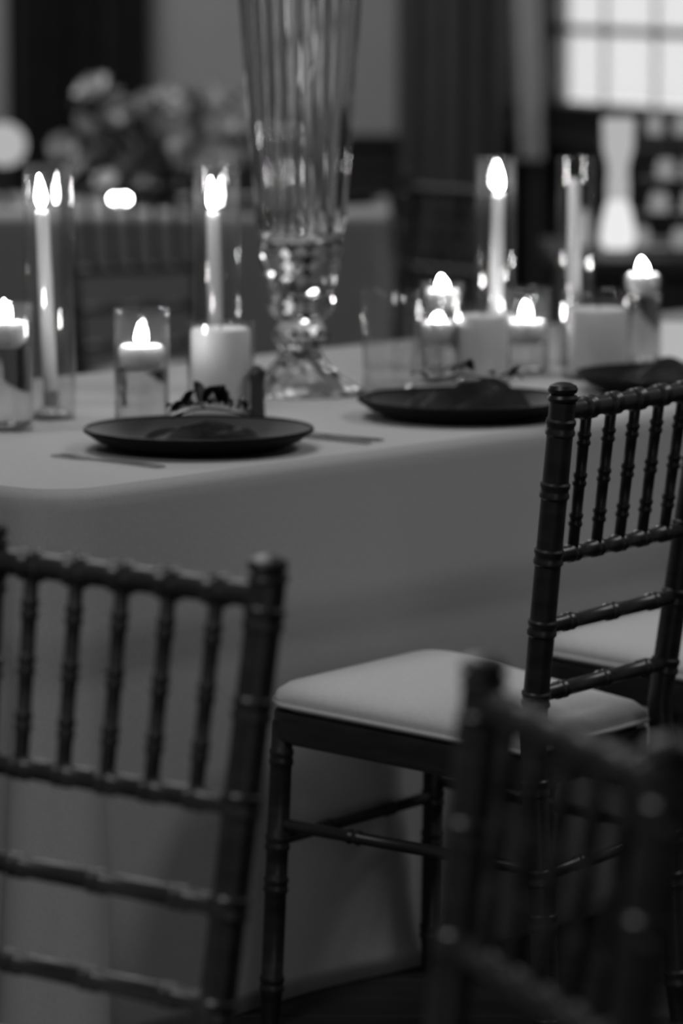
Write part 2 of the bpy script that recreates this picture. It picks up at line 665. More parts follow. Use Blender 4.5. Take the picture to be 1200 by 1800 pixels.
def cloth_mesh(L, W, H, rc, seed, hem=None, wav=0.006):
    rnd = random.Random(seed)
    ph_ = [rnd.uniform(0, 6.28) for _ in range(6)]
    out = []          # (point, normal, cornerness)
    segs = 14

    def straight(a, b, nrm, n):
        for i in range(n):
            out.append((a.lerp(b, i / n), nrm, 0.0))

    def arc(c, a0):
        for i in range(segs):
            an = a0 + (math.pi / 2) * i / segs
            d = Vector((math.cos(an), math.sin(an)))
            out.append((c + d * rc, d, math.sin(math.pi * (i + 0.5) / segs)))
    V2 = lambda x, y: Vector((x, y))
    n1, n2 = int(L / 0.035), int(W / 0.035)
    straight(V2(rc, 0), V2(L - rc, 0), V2(0, -1), n1)
    arc(V2(L - rc, rc), -math.pi / 2)
    straight(V2(L, rc), V2(L, W - rc), V2(1, 0), n2)
    arc(V2(L - rc, W - rc), 0)
    straight(V2(L - rc, W), V2(rc, W), V2(0, 1), n1)
    arc(V2(rc, W - rc), math.pi / 2)
    straight(V2(0, W - rc), V2(0, rc), V2(-1, 0), n2)
    arc(V2(rc, rc), math.pi)
    N = len(out)
    bm = bmesh.new()
    drops = [0, 0.003, 0.008, 0.016] + [0.03 + (H - 0.032) * k / 24 for k in range(25)]
    grid = []
    per = 0.0
    cum = []
    for i in range(N):
        cum.append(per)
        per += (out[(i + 1) % N][0] - out[i][0]).length
    for d in drops:
        row = []
        for i, (p, nr, cn) in enumerate(out):
            s = cum[i]
            r = 0.012
            if d < 0.016:
                off = -r + r * math.sin(min(1, d / 0.016) * math.pi / 2)
            else:
                t = d / H
                off = 0.018 * t + 0.10 * cn * t ** 1.1
                off += wav * t * (math.sin(s * 9 + ph_[0]) + 0.6 * math.sin(s * 17 + ph_[1]))
                off += 0.012 * cn * t * math.sin(s * 30 + ph_[2])
                if hem and d > hem:
                    off -= 0.010 * min(1, (d - hem) / 0.02)
            q = p + nr * off
            row.append(bm.verts.new((q.x, q.y, H - d)))
        grid.append(row)
    for j in range(len(grid) - 1):
        for i in range(N):
            bm.faces.new((grid[j][i], grid[j][(i + 1) % N], grid[j + 1][(i + 1) % N], grid[j + 1][i]))
    bm.faces.new(grid[0])
    return bm


def banquet_table(L, W, H, loc, rz, label, clabel, seed, cmat, hem=None, rc=0.07):
    t = thing('banquet_table', label, 'table', loc, rz)
    bm = bmesh.new()
    box(bm, (0.045, 0.045, H - 0.04), (L - 0.045, W - 0.045, H - 0.006), 0.006)
    link('tabletop', bm, 'darktable', t, smooth=False)
    for x in (0.25, L - 0.25):
        for y in (0.15, W - 0.15):
            bm = bmesh.new()
            tube(bm, [(x, y, 0), (x, y, H - 0.04)], 0.016, 10)
            link('leg', bm, 'dark_metal', t)
    bm = cloth_mesh(L, W, H, rc, seed, hem)
    o = link('tablecloth', bm, cmat, None, loc=loc)
    o.rotation_euler = (0, 0, rz)
    md = o.modifiers.new('thickness', 'SOLIDIFY')
    md.thickness = 0.0015
    md.offset = -1
    tag(o, clabel, 'tablecloth')
    return t


banquet_table(TL, TW, TZ, P0, TA, 'long banquet table hidden under the pale cloth with the candles',
              'pale floor-length cloth over the long table carrying the candles', 3, 'cloth', hem=0.225, rc=0.09)
# far tables
banquet_table(2.2, 0.9, 0.76, Vector((-2.06, 11.5, 0)), R(0), 'far banquet table under a pale cloth below the flowers',
              'pale cloth over the far table behind the crystal vase', 9, 'linen_far', rc=0.03)

# the round table the two foreground chairs belong to, beside the camera
t = thing('round_table', 'round table under a pale cloth left of the camera, beside the foreground chairs', 'table', (-1.42, 2.45, 0))
bm = bmesh.new()
lathe(bm, [(0, 0.72), (0.88, 0.72), (0.885, 0.725), (0.885, 0.745), (0.88, 0.75), (0, 0.75)], 48)
link('tabletop', bm, 'darktable', t)
bm = bmesh.new()
lathe(bm, [(0, 0), (0.28, 0), (0.28, 0.02), (0.05, 0.06), (0.04, 0.70), (0.2, 0.72), (0, 0.72)], 24)
link('pedestal', bm, 'dark_metal', t)
bm = bmesh.new()
rows = []
for rr, zz in ((0.0, 0.757), (0.5, 0.757), (0.885, 0.757), (0.895, 0.752), (0.90, 0.73), (0.91, 0.55), (0.92, 0.3), (0.93, 0.003)):
    if rr == 0:
        continue
    rows.append([bm.verts.new(((rr + 0.02 * (0.757 - zz) * math.sin(18 * 2 * math.pi * k / 144)) * math.cos(2 * math.pi * k / 144),
                               (rr + 0.02 * (0.757 - zz) * math.sin(18 * 2 * math.pi * k / 144)) * math.sin(2 * math.pi * k / 144), zz)) for k in range(144)])
for j in range(len(rows) - 1):
    for k in range(144):
        bm.faces.new((rows[j][k], rows[j][(k + 1) % 144], rows[j + 1][(k + 1) % 144], rows[j + 1][k]))
bm.faces.new(rows[0])
o = link('tablecloth', bm, 'cloth', None, loc=(-1.42, 2.45, 0))
tag(o, 'pale round floor-length cloth over the table left of the camera', 'tablecloth')

# ------------------------------------------------------------------ candles and glass on the long table
WALLT = 0.0025


def glass_cyl(bm, r, h, seg=40):
    lathe(bm, [(0, 0), (r - 0.002, 0), (r, 0.002), (r, h - 0.0015), (r - WALLT / 2, h), (r - WALLT, h - 0.0015),
               (r - WALLT, 0.008), (r - 0.006, 0.006), (0, 0.006)], seg)


def flame_mesh(bm, w_, h_, z, lean=(0, 0)):
    prof = [(0, 0), (0.55, 0.06), (0.9, 0.18), (1.0, 0.32), (0.86, 0.5), (0.58, 0.7), (0.28, 0.88), (0, 1.0)]
    seg = 14
    lathe(bm, [(a * w_, b * h_) for a, b in prof], seg)
    for v in bm.verts:
        f = (v.co.z / h_) ** 2
        v.co.x += lean[0] * f
        v.co.y += lean[1] * f
        v.co.z += z


def wick(parent, z, l=0.012):
    bm = bmesh.new()
    tube(bm, [(0, 0, z - 0.004), (0.0006, 0, z + l * 0.5), (0.0025, 0, z + l)], [0.0012, 0.0011, 0.0008], 6)
    link('wick', bm, 'wick', parent)


def hurricane(x, y, r, h, label, ch, lit, tilt=(0, 0), cr=0.0112, cx=0.0):
    g = thing('glass_cylinder', 'tall clear glass around the ' + label.replace(' in tall clear glass', ''), 'glass', (x, y, TZ), 0, 'tall glass candle shades')
    bm = bmesh.new()
    glass_cyl(bm, r, h)
    link('glass_wall', bm, 'glass', g)
    t = thing('taper_candle', label, 'candle', (x + cx, y, TZ + 0.0062), 0, 'taper candles in tall glass')
    bm = bmesh.new()
    lathe(bm, [(0, 0), (0.024, 0), (0.0255, 0.003), (0.022, 0.006), (0.015, 0.010), (cr + 0.0035, 0.016), (cr + 0.0035, 0.034),
               (cr + 0.0005, 0.036), (cr + 0.0005, 0.012), (0, 0.012)], 24)
    link('candle_holder', bm, 'glass', t)
    bm = bmesh.new()
    prof = [(0, 0.0125), (cr * 0.85, 0.0125), (cr, 0.03), (cr, ch * 0.6), (cr * 0.9, ch - 0.012), (cr * 0.85, ch - 0.003), (cr * 0.6, ch), (cr * 0.45, ch - 0.002), (0, ch - 0.003)]
    lathe(bm, prof, 20)
    for v in bm.verts:
        f = max(0, (v.co.z - 0.03)) / ch
        v.co.x += tilt[0] * f
        v.co.y += tilt[1] * f
    c = link('candle_stick', bm, 'wax', t)
    bm = bmesh.new()
    tube(bm, [(tilt[0] * (1 - .03 / ch), 0, ch - 0.006), (tilt[0] + 0.0005, 0, ch + 0.004), (tilt[0] + 0.002, 0, ch + 0.010)], [0.0012, 0.0012, 0.0009], 6)
    link('wick', bm, 'wick', c)
    if lit:
        bm = bmesh.new()
        flame_mesh(bm, 0.0082, 0.052, ch + 0.003, (-0.003, 0))
        for v in bm.verts:
            v.co.x += tilt[0]
        link('flame', bm, 'flame', c)
    return t


def floating(x, y, r, h, wl, label, lit=True, cr=None, fl=0.030, glabel=None):
    """a water-filled glass cylinder with a disc candle floating on it"""
    g = thing('glass_cylinder', 'water-filled glass under the ' + label, 'glass', (x, y, TZ), 0, 'glass cylinders with floating candles')
    bm = bmesh.new()
    glass_cyl(bm, r, h)
    link('glass_wall', bm, 'glass', g)
    bm = bmesh.new()
    ri = r - WALLT - 0.0004
    lathe(bm, [(0, 0.0066), (ri - 0.003, 0.0066), (ri, 0.010), (ri, wl), (0, wl)], 40)
    link('water', bm, 'water', g)
    cr = cr or ri - 0.004
    t = thing('floating_candle', label, 'candle', (x, y, TZ + wl + 0.0005), 0, 'floating disc candles')
    bm = bmesh.new()
    lathe(bm, [(0, 0), (cr * 0.62, 0), (cr * 0.86, 0.006), (cr * 0.98, 0.016), (cr, 0.026), (cr * 0.96, 0.033), (cr * 0.86, 0.036),
               (cr * 0.74, 0.035), (cr * 0.55, 0.0325), (0, 0.032)], 32)
    b = link('wax_disc', bm, 'wax', t)
    bm = bmesh.new()
    tube(bm, [(0, 0, 0.030), (0.0005, 0, 0.038), (0.002, 0, 0.044)], [0.0013, 0.0012, 0.0009], 6)
    link('wick', bm, 'wick', b)
    if lit:
        bm = bmesh.new()
        flame_mesh(bm, 0.0095, fl, 0.036, (-0.003, 0))
        link('flame', bm, 'flame', b)
    return t


def pillar(x, y, cr, ch, gr, gh, label, z=TZ):
    g = thing('glass_cylinder', 'clear glass around the ' + label, 'glass', (x, y, z), 0, 'glass cylinders with pillar candles')
    bm = bmesh.new()
    glass_cyl(bm, gr, gh)
    link('glass_wall', bm, 'glass', g)
    t = thing('pillar_candle', label, 'candle', (x, y, z + 0.0062), 0, 'pillar candles')
    bm = bmesh.new()
    lathe(bm, [(0, 0), (cr - 0.003, 0), (cr, 0.003), (cr, ch - 0.006), (cr - 0.003, ch - 0.001), (cr - 0.008, ch), (cr - 0.014, ch - 0.003), (cr * 0.5, ch - 0.006), (0, ch - 0.007)], 40)
    b = link('wax_body', bm, 'wax', t)
    bm = bmesh.new()
    tube(bm, [(0, 0, ch - 0.009), (0.0006, 0, ch + 0.001), (0.0025, 0, ch + 0.008)], [0.0014, 0.0013, 0.0009], 6)
    link('wick', bm, 'wick', b)
    return t


hurricane(-0.445, 6.351, 0.039, 0.392, 'lit taper candle in tall clear glass at the far left', 0.312, True, (-0.012, 0))
hurricane(-0.196, 6.536, 0.0375, 0.378, 'lit taper candle in tall clear glass left of the crystal vase', 0.298, True, (-0.006, 0))
hurricane(0.263, 7.112, 0.0345, 0.362, 'lit taper candle in tall clear glass right of the crystal vase', 0.294, True, (0.005, 0))
hurricane(0.403, 7.191, 0.033, 0.358, 'unlit taper candle in tall clear glass near the window side', 0.315, False, (0.0, 0), cx=-0.002)

floating(-0.500, 6.198, 0.040, 0.190, 0.125, 'lit floating candle cut by the left edge of the picture', fl=0.034)
floating(-0.299, 6.215, 0.0415, 0.180, 0.088, 'lit floating candle above the left black charger', fl=0.034)
floating(0.172, 7.083, 0.036, 0.150, 0.100, 'lit floating candle, higher of the pair right of the vase', fl=0.026)
floating(0.160, 6.880, 0.0335, 0.125, 0.065, 'floating candle, lower of the pair right of the vase', fl=0.012)
floating(0.312, 7.030, 0.0405, 0.145, 0.053, 'lit floating candle with the brightest flame, by white pillar', fl=0.032)
floating(0.520, 7.191, 0.034, 0.150, 0.120, 'lit floating candle with a round flame at the right side', fl=0.028, cr=0.0285)

pillar(-0.184, 6.327, 0.0455, 0.135, 0.0515, 0.150, 'wide pillar candle left of the crystal vase')
pillar(0.233, 6.885, 0.0420, 0.106, 0.0480, 0.118, 'white pillar candle in front of the lit tall candle')
pillar(0.428, 6.945, 0.0500, 0.112, 0.0610, 0.146, 'wide pillar candle behind the spindle chair')

# frosted votive at the right edge
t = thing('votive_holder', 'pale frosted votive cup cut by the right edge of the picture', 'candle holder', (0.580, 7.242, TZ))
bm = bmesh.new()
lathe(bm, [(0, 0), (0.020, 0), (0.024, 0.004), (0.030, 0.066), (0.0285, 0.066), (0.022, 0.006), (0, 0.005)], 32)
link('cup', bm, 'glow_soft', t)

# small dark shaker put in the dark gap beside the pillar candle
t = thing('dark_upright', 'small dark upright shaker between the pillar candle and crystal vase', 'filler', (-0.128, 6.30, TZ))
bm = bmesh.new()
lathe(bm, [(0, 0), (0.0125, 0), (0.0135, 0.003), (0.0115, 0.02), (0.0105, 0.055), (0.0125, 0.068), (0, 0.068)], 20)
link('body', bm, 'dark_piece', t)
bm = bmesh.new()
lathe(bm, [(0.0125, 0.0682), (0.013, 0.070), (0.012, 0.078), (0.007, 0.085), (0, 0.087)], 20)
link('cap', bm, 'dark_metal', t)

# tumbler
t = thing('glass_tumbler', 'empty clear glass tumbler right of the crystal vase foot', 'glass', (0.078, 6.66, TZ))
bm = bmesh.new()
lathe(bm, [(0, 0), (0.040, 0), (0.0425, 0.003), (0.0445, 0.05), (0.047, 0.168), (0.0458, 0.1695), (0.0446, 0.168), (0.0420, 0.05), (0.0395, 0.016), (0.030, 0.012), (0, 0.011)], 40)
link('glass_wall', bm, 'glass', t)


# crystal vase: fluted trumpet on a cut stem and spreading foot
def crystal_vase(x, y):
    t = thing('crystal_vase', 'tall fluted crystal trumpet vase on a spreading foot', 'vase', (x, y, TZ))
    bm = bmesh.new()
    seg = 208
    outer = [(0.066, 0.255), (0.0705, 0.275), (0.073, 0.31), (0.077, 0.37), (0.083, 0.44), (0.0875, 0.51), (0.0925, 0.58), (0.0975, 0.66), (0.104, 0.74), (0.112, 0.80), (0.120, 0.835)]
    inner = [(r - 0.006, z) for r, z in reversed(outer)]
    inner[-1] = (inner[-1][0], 0.262)
    rings = []
    for r, z in outer:
        row = []
        for k in range(seg):
            a = 2 * math.pi * k / seg
            rr = r + 0.0046 * abs(math.cos(a * 13)) - 0.0023
            row.append(bm.verts.new((rr * math.cos(a), rr * math.sin(a), z)))
        rings.append(row)
    for r, z in inner:
        rings.append([bm.verts.new((r * math.cos(2 * math.pi * k / seg), r * math.sin(2 * math.pi * k / seg), z)) for k in range(seg)])
    for i in range(len(rings) - 1):
        for k in range(seg):
            bm.faces.new((rings[i][k], rings[i][(k + 1) % seg], rings[i + 1][(k + 1) % seg], rings[i + 1][k]))
    c0 = bm.verts.new((0, 0, 0.262))
    c1 = bm.verts.new((0, 0, 0.252))
    for k in range(seg):
        bm.faces.new((rings[-1][k], rings[-1][(k + 1) % seg], c0))
        bm.faces.new((rings[0][(k + 1) % seg], rings[0][k], c1))
    link('fluted_body', bm, 'crystal', t)

    def faceted(name, prof, n, twist):
        bm = bmesh.new()
        rows = []
        for j, (r, z) in enumerate(prof):
            sh = (j % 2) * math.pi / n * twist
            rows.append([bm.verts.new((r * math.cos(2 * math.pi * k / n + sh), r * math.sin(2 * math.pi * k / n + sh), z)) for k in range(n)])
        for j in range(len(rows) - 1):
            o_ = 0 if j % 2 == 0 else 1
            for k in range(n):
                k2 = (k + 1) % n
                if twist:
                    if j % 2 == 0:
                        bm.faces.new((rows[j][k], rows[j][k2], rows[j + 1][k]))
                        bm.faces.new((rows[j][k2], rows[j + 1][k2], rows[j + 1][k]))
                    else:
                        bm.faces.new((rows[j][k], rows[j + 1][k2], rows[j + 1][k]))
                        bm.faces.new((rows[j][k], rows[j][k2], rows[j + 1][k2]))
                else:
                    bm.faces.new((rows[j][k], rows[j][k2], rows[j + 1][k2], rows[j + 1][k]))
        bm.faces.new(rows[0][::-1])
        bm.faces.new(rows[-1])
        return link(name, bm, 'crystal', t, smooth=False)
    faceted('cut_knop', [(0.034, 0.118), (0.049, 0.128), (0.056, 0.142), (0.053, 0.156), (0.049, 0.164), (0.056, 0.176), (0.062, 0.192), (0.066, 0.210), (0.068, 0.228), (0.069, 0.246), (0.064, 0.2515)], 14, 1)
    faceted('cut_stem', [(0.030, 0.070), (0.042, 0.080), (0.047, 0.094), (0.040, 0.108), (0.032, 0.1175)], 12, 1)
    bm = bmesh.new()
    seg2 = 64
    prof = [(0.098, 0.0), (0.102, 0.003), (0.100, 0.008), (0.085, 0.016), (0.066, 0.027), (0.048, 0.042), (0.036, 0.056), (0.030, 0.0695)]
    rows = []
    for r, z in prof:
        rows.append([bm.verts.new(((r + 0.0025 * math.cos(16 * 2 * math.pi * k / seg2) * min(1, z / 0.01)) * math.cos(2 * math.pi * k / seg2),
                                   (r + 0.0025 * math.cos(16 * 2 * math.pi * k / seg2) * min(1, z / 0.01)) * math.sin(2 * math.pi * k / seg2), z)) for k in range(seg2)])
    for j in range(len(rows) - 1):
        for k in range(seg2):
            bm.faces.new((rows[j][k], rows[j][(k + 1) % seg2], rows[j + 1][(k + 1) % seg2], rows[j + 1][k]))
    bm.faces.new(rows[-1])
    inner = [(0.090, 0.0), (0.078, 0.011), (0.060, 0.021), (0.042, 0.035), (0.026, 0.048)]
    low = rows[0]
    for r, z in inner:
        nr = [bm.verts.new((r * math.cos(2 * math.pi * k / seg2), r * math.sin(2 * math.pi * k / seg2), z)) for k in range(seg2)]
        for k in range(seg2):
            bm.faces.new((low[(k + 1) % seg2], low[k], nr[k], nr[(k + 1) % seg2]))
        low = nr
    bm.faces.new(low)
    link('foot', bm, 'crystal', t)
    return t


crystal_vase(-0.066, 6.715)


# ------------------------------------------------------------------ place settings
def charger(x, y, label):
    t = thing('charger_plate', label, 'plate', (x, y, TZ), 0, 'black charger plates')
    bm = bmesh.new()
    lathe(bm, [(0, 0), (0.112, 0), (0.120, 0.002), (0.148, 0.014), (0.162, 0.024), (0.1655, 0.026), (0.166, 0.028), (0.163, 0.0295), (0.138, 0.018),
               (0.116, 0.0085), (0.100, 0.006), (0, 0.006)], 64)
    link('plate_body', bm, 'charger', t)
    bm = bmesh.new()
    pts = [(0.1635 * math.cos(a), 0.1635 * math.sin(a), 0.0295) for a in [2 * math.pi * k / 64 for k in range(65)]]
    tube(bm, pts, 0.0022, 6, cap=False)
    link('rim_bead', bm, 'charger', t)
    return t


def napkin(x, y, z, rz, label, L=0.20, W=0.10, H=0.034, seed=1, sprig=True):
    t = thing('napkin', label, 'napkin', (x, y, z), rz, 'dark napkins on the chargers')
    rnd = random.Random(seed)
    bm = bmesh.new()
    nu, nv = 28, 16
    p = [rnd.uniform(0, 6.28) for _ in range(4)]
    top, bot = [], []
    for i in range(nu + 1):
        u = i / nu * 2 - 1
        rt, rb = [], []
        pinch = 0.55 + 0.45 * min(1, abs(u + 0.1) * 1.8)
        for j in range(nv + 1):
            v = j / nv * 2 - 1
            e = max(0, 1 - abs(v) ** 3) * max(0, 1 - abs(u) ** 6)
            hh = H * e * (0.62 + 0.2 * math.sin(6 * v + 2.2 * u + p[0]) + 0.16 * math.sin(11 * v - 3 * u + p[1]) + 0.12 * math.cos(4 * u + p[2]))
            xx = u * L / 2 * (1 + 0.06 * math.sin(5 * v + p[3]))
            yy = v * W / 2 * pinch
            rt.append(bm.verts.new((xx, yy, 0.002 + max(hh, 0.0))))
            rb.append(bm.verts.new((xx, yy, 0.0)))
        top.append(rt)
        bot.append(rb)
    for i in range(nu):
        for j in range(nv):
            bm.faces.new((top[i][j], top[i + 1][j], top[i + 1][j + 1], top[i][j + 1]))
            bm.faces.new((bot[i][j], bot[i][j + 1], bot[i + 1][j + 1], bot[i + 1][j]))
    for i in range(nu):
        bm.faces.new((top[i][0], bot[i][0], bot[i + 1][0], top[i + 1][0]))
        bm.faces.new((top[i][nv], top[i + 1][nv], bot[i + 1][nv], bot[i][nv]))
    for j in range(nv):
        bm.faces.new((top[0][j], top[0][j + 1], bot[0][j + 1], bot[0][j]))
        bm.faces.new((top[nu][j], bot[nu][j], bot[nu][j + 1], top[nu][j + 1]))
    link('folded_cloth', bm, 'napkin', t)
    return t


def leaf_bm(l, w_):
    bm = bmesh.new()
    n = 8
    vs = []
    for i in range(n + 1):
        u = i / n
        ww = w_ * math.sin(math.pi * min(1, u * 0.98 + 0.01)) ** 0.8
        zz = 0.012 * math.sin(u * 2.4)
        vs.append((bm.verts.new((u * l, -ww / 2, zz + 0.003)), bm.verts.new((u * l, 0, zz)), bm.verts.new((u * l, ww / 2, zz + 0.003))))
    for i in range(n):
        for k in (0, 1):
            bm.faces.new((vs[i][k], vs[i + 1][k], vs[i + 1][k + 1], vs[i][k + 1]))
    r = bmesh.ops.solidify(bm, geom=bm.faces[:], thickness=0.0008)
    return bm


def sprig(x, y, z, rz, label, n=7, L=0.12, seed=3, lift=0.35):
    t = thing('herb_sprig', label, 'sprig', (x, y, z), rz, 'sprigs on the napkins')
    rnd = random.Random(seed)
    bm = bmesh.new()
    pts = [(L * k / 6 - L / 2, 0.01 * math.sin(k), 0.002 + 0.012 * math.sin(math.pi * k / 6)) for k in range(7)]
    tube(bm, pts, [0.002, 0.002, 0.0018, 0.0016, 0.0014, 0.0012, 0.0008], 6)
    link('stem', bm, 'leaf', t)
    base = None
    for k in range(n):
        u = k / (n - 1)
        q = Vector((L * u - L / 2, 0.004, 0.006 + 0.012 * math.sin(math.pi * u)))
        if base is None:
            o = link('leaf', leaf_bm(0.045, 0.016), 'leaf', t)
            base = o
        else:
            o = base.copy()
            C.objects.link(o)
            o.parent = t
        o.location = q
        o.rotation_euler = (rnd.uniform(-.6, .6), -lift - rnd.uniform(-.25, .45), (1 if k % 2 else -1) * rnd.uniform(.3, 2.2))
        sc_ = rnd.uniform(.7, 1.15)
        o.scale = (sc_, sc_, sc_)
    return t


charger(-0.205, 5.955, 'black charger plate nearest the corner of the long table')
charger(0.190, 6.360, 'black charger plate left of the spindle chair post')
charger(0.545, 6.745, 'black charger plate seen just above the spindle chair top rail')
napkin(-0.200, 5.965, TZ + 0.0064, TA - 0.35, 'dark folded napkin in front of the wide pillar candle', 0.185, 0.095, 0.028, 2)
napkin(0.195, 6.365, TZ + 0.0064, TA - 0.55, 'dark folded napkin on the middle charger', 0.19, 0.11, 0.052, 5)
napkin(0.546, 6.746, TZ + 0.0064, TA - 0.4, 'dark folded napkin behind the spindle chair', 0.185, 0.105, 0.044, 8)
sprig(-0.190, 5.975, TZ + 0.0415, 0.15, 'dark leafy sprig standing up on the napkin by the pillar candle', 20, 0.115, 3, 0.12)
sprig(0.195, 6.37, TZ + 0.050, -0.25, 'dark leafy sprig lying on the napkin on the middle charger', 8, 0.13, 11, -0.12)


def knife(x, y, rz, label):
    t = thing('table_knife', label, 'knife', (x, y, TZ), rz, 'cutlery beside the chargers')
    bm = bmesh.new()
    prism(bm, [(-0.12, -0.006), (-0.115, -0.0075), (-0.03, -0.0065), (0.0, -0.005), (0.0, 0.005), (-0.03, 0.0065), (-0.115, 0.0075), (-0.12, 0.006)], 0.0004, 0.006)
    link('handle', bm, 'steel', t, smooth=False)
    bm = bmesh.new()
    prism(bm, [(0.0003, -0.004), (0.02, -0.009), (0.08, -0.0095), (0.105, -0.006), (0.115, 0.002), (0.108, 0.0045), (0.02, 0.005), (0.0003, 0.004)], 0.0015, 0.0030)
    link('blade', bm, 'steel', t, smooth=False)
    return t


def spoon(x, y, rz, label):
    t = thing('table_spoon', label, 'spoon', (x, y, TZ), rz, 'cutlery beside the chargers')
    bm = bmesh.new()
    prism(bm, [(-0.11, -0.007), (-0.10, -0.009), (-0.02, -0.0035), (0.04, -0.003), (0.04, 0.003), (-0.02, 0.0035), (-0.10, 0.009), (-0.11, 0.007)], 0.0004, 0.0032)
    link('handle', bm, 'steel', t, smooth=False)
    bm = bmesh.new()
    lathe(bm, [(0, 0), (0.5, 0.001), (0.85, 0.004), (1.0, 0.0085), (0.96, 0.0088), (0.8, 0.0055), (0.45, 0.0024), (0, 0.0016)], 24)
    for v in bm.verts:
        v.co.x = 0.069 + v.co.x * 0.029
        v.co.y *= 0.0195
        v.co.z += 0.0004
    link('bowl', bm, 'steel', t)
    return t


def fork(x, y, rz, label):
    t = thing('table_fork', label, 'fork', (x, y, TZ), rz, 'cutlery beside the chargers')
    bm = bmesh.new()
    prism(bm, [(-0.10, -0.007), (-0.09, -0.009), (-0.01, -0.0035), (0.04, -0.003), (0.055, -0.011), (0.065, -0.012), (0.065, 0.012), (0.055, 0.011), (0.04, 0.003), (-0.01, 0.0035), (-0.09, 0.009), (-0.10, 0.007)], 0.0004, 0.0034)
    link('handle', bm, 'steel', t, smooth=False)
    for k in range(4):
        bm = bmesh.new()
        yy = -0.0102 + k * 0.0068
        prism(bm, [(0.0652, yy - 0.0016), (0.105, yy - 0.0012), (0.11, yy), (0.105, yy + 0.0012), (0.0652, yy + 0.0016)], 0.0006, 0.0032)
        link('tine', bm, 'steel', t, smooth=False)
    return t


NA = TA + math.pi / 2


def on_table(u, n):
    p = P0 + ux * u + nx_ * n
    return p.x, p.y


def uv(x, y):
    d = Vector((x, y, 0)) - P0
    return d.dot(ux), d.dot(nx_)


u1, n1 = uv(-0.205, 5.955)
x, y = on_table(u1 + 0.20, n1 - 0.03)
knife(x, y, NA, 'table knife right beside the corner charger')
x, y = on_table(u1 + 0.238, n1 - 0.03)
spoon(x, y, NA, 'table spoon between the corner charger and the middle charger')
x, y = on_table(u1 - 0.20, n1 - 0.02)
fork(x, y, NA, 'table fork left of the corner charger')

# ------------------------------------------------------------------ background: flowers and lights on the far table
FZ = 0.76


def bloom_bm(r, n, seed):
    rnd = random.Random(seed)
    bm = bmesh.new()
    for ring, (cnt, tilt, sc) in enumerate(((5, 0.25, 0.55), (7, 0.75, 0.85), (9, 1.2, 1.0))):
        for k in range(cnt):
            a = 2 * math.pi * (k + 0.5 * ring) / cnt + rnd.uniform(-.1, .1)
            rot = Matrix.Rotation(a, 4, 'Z') @ Matrix.Rotation(tilt + rnd.uniform(-.1, .1), 4, 'Y')
            vs = []
            for i in range(4):
                row = []
                for j in range(-1, 2):
                    u = i / 3
                    w_ = r * sc * 0.42 * math.sin(math.pi * (0.25 + 0.65 * u))
                    p = Vector((r * 0.18 * math.sin(u * 2.6) - 0.1 * r * abs(j), j * w_, u * r * sc))
                    row.append(bm.verts.new(rot @ p))
                vs.append(row)
            for i in range(3):
                for j in range(2):
                    bm.faces.new((vs[i][j], vs[i][j + 1], vs[i + 1][j + 1], vs[i + 1][j]))
    return bm


fx, fy = -0.53, 11.75
t = thing('flower_arrangement', 'loose pale flower arrangement in a black bowl on the far table', 'flowers', (fx, fy, FZ))
bm = bmesh.new()
lathe(bm, [(0, 0), (0.045, 0), (0.05, 0.006), (0.07, 0.05), (0.075, 0.10), (0.068, 0.125), (0.063, 0.125), (0.068, 0.10), (0.06, 0.05), (0, 0.02)], 32)
link('bowl', bm, 'pot', t)
blooms = [(-0.16, 0.33, 0.060), (-0.19, 0.23, 0.045), (-0.155, 0.14, 0.045), (-0.12, 0.25, 0.04), (-0.08, 0.27, 0.045), (-0.02, 0.285, 0.045), (0.04, 0.30, 0.05),
          (0.09, 0.27, 0.06), (0.15, 0.30, 0.055), (0.13, 0.20, 0.07), (0.19, 0.22, 0.055), (0.09, 0.18, 0.05), (0.17, 0.13, 0.06), (0.22, 0.14, 0.05), (0.10, 0.13, 0.045),
          (-0.25, 0.17, 0.045), (-0.22, 0.10, 0.04), (0.21, 0.29, 0.04), (-0.13, 0.08, 0.035)]
protos = {}
rnd = random.Random(4)
for i, (bx, bz, br) in enumerate(blooms):
    by = rnd.uniform(-0.10, 0.06)
    o = link('bloom', bloom_bm(br, 3, i), 'petal', t)
    o.location = (bx, by, bz)
    o.rotation_euler = (rnd.uniform(0.5, 1.3), rnd.uniform(-.5, .5), rnd.uniform(-1, 1))
    bm = bmesh.new()
    mid = Vector((bx * 0.45, by * 0.5, max(bz, 0.15) * 0.75 + 0.04))
    s0 = Vector((bx * 0.12, 0, 0.10))
    e = Vector((bx, by, bz))
    pts = [s0.lerp(mid, k / 4).lerp(mid.lerp(e, k / 4), k / 4) for k in range(5)]
    tube(bm, pts, 0.0028, 6)
    link('stem', bm, 'foliage', t)
lf = None
for i in range(46):
    bx, bz, br = rnd.choice(blooms)
    if lf is None:
        lf = link('leaf', leaf_bm(0.09, 0.035), 'foliage', t)
        o = lf
    else:
        o = lf.copy()
        C.objects.link(o)
        o.parent = t
    o.location = (bx + rnd.uniform(-.03, .03), rnd.uniform(-.08, .08), bz + rnd.uniform(-.04, .0))
    o.rotation_euler = (rnd.uniform(-1, 1), rnd.uniform(-1, .6), rnd.uniform(0, 6.28))

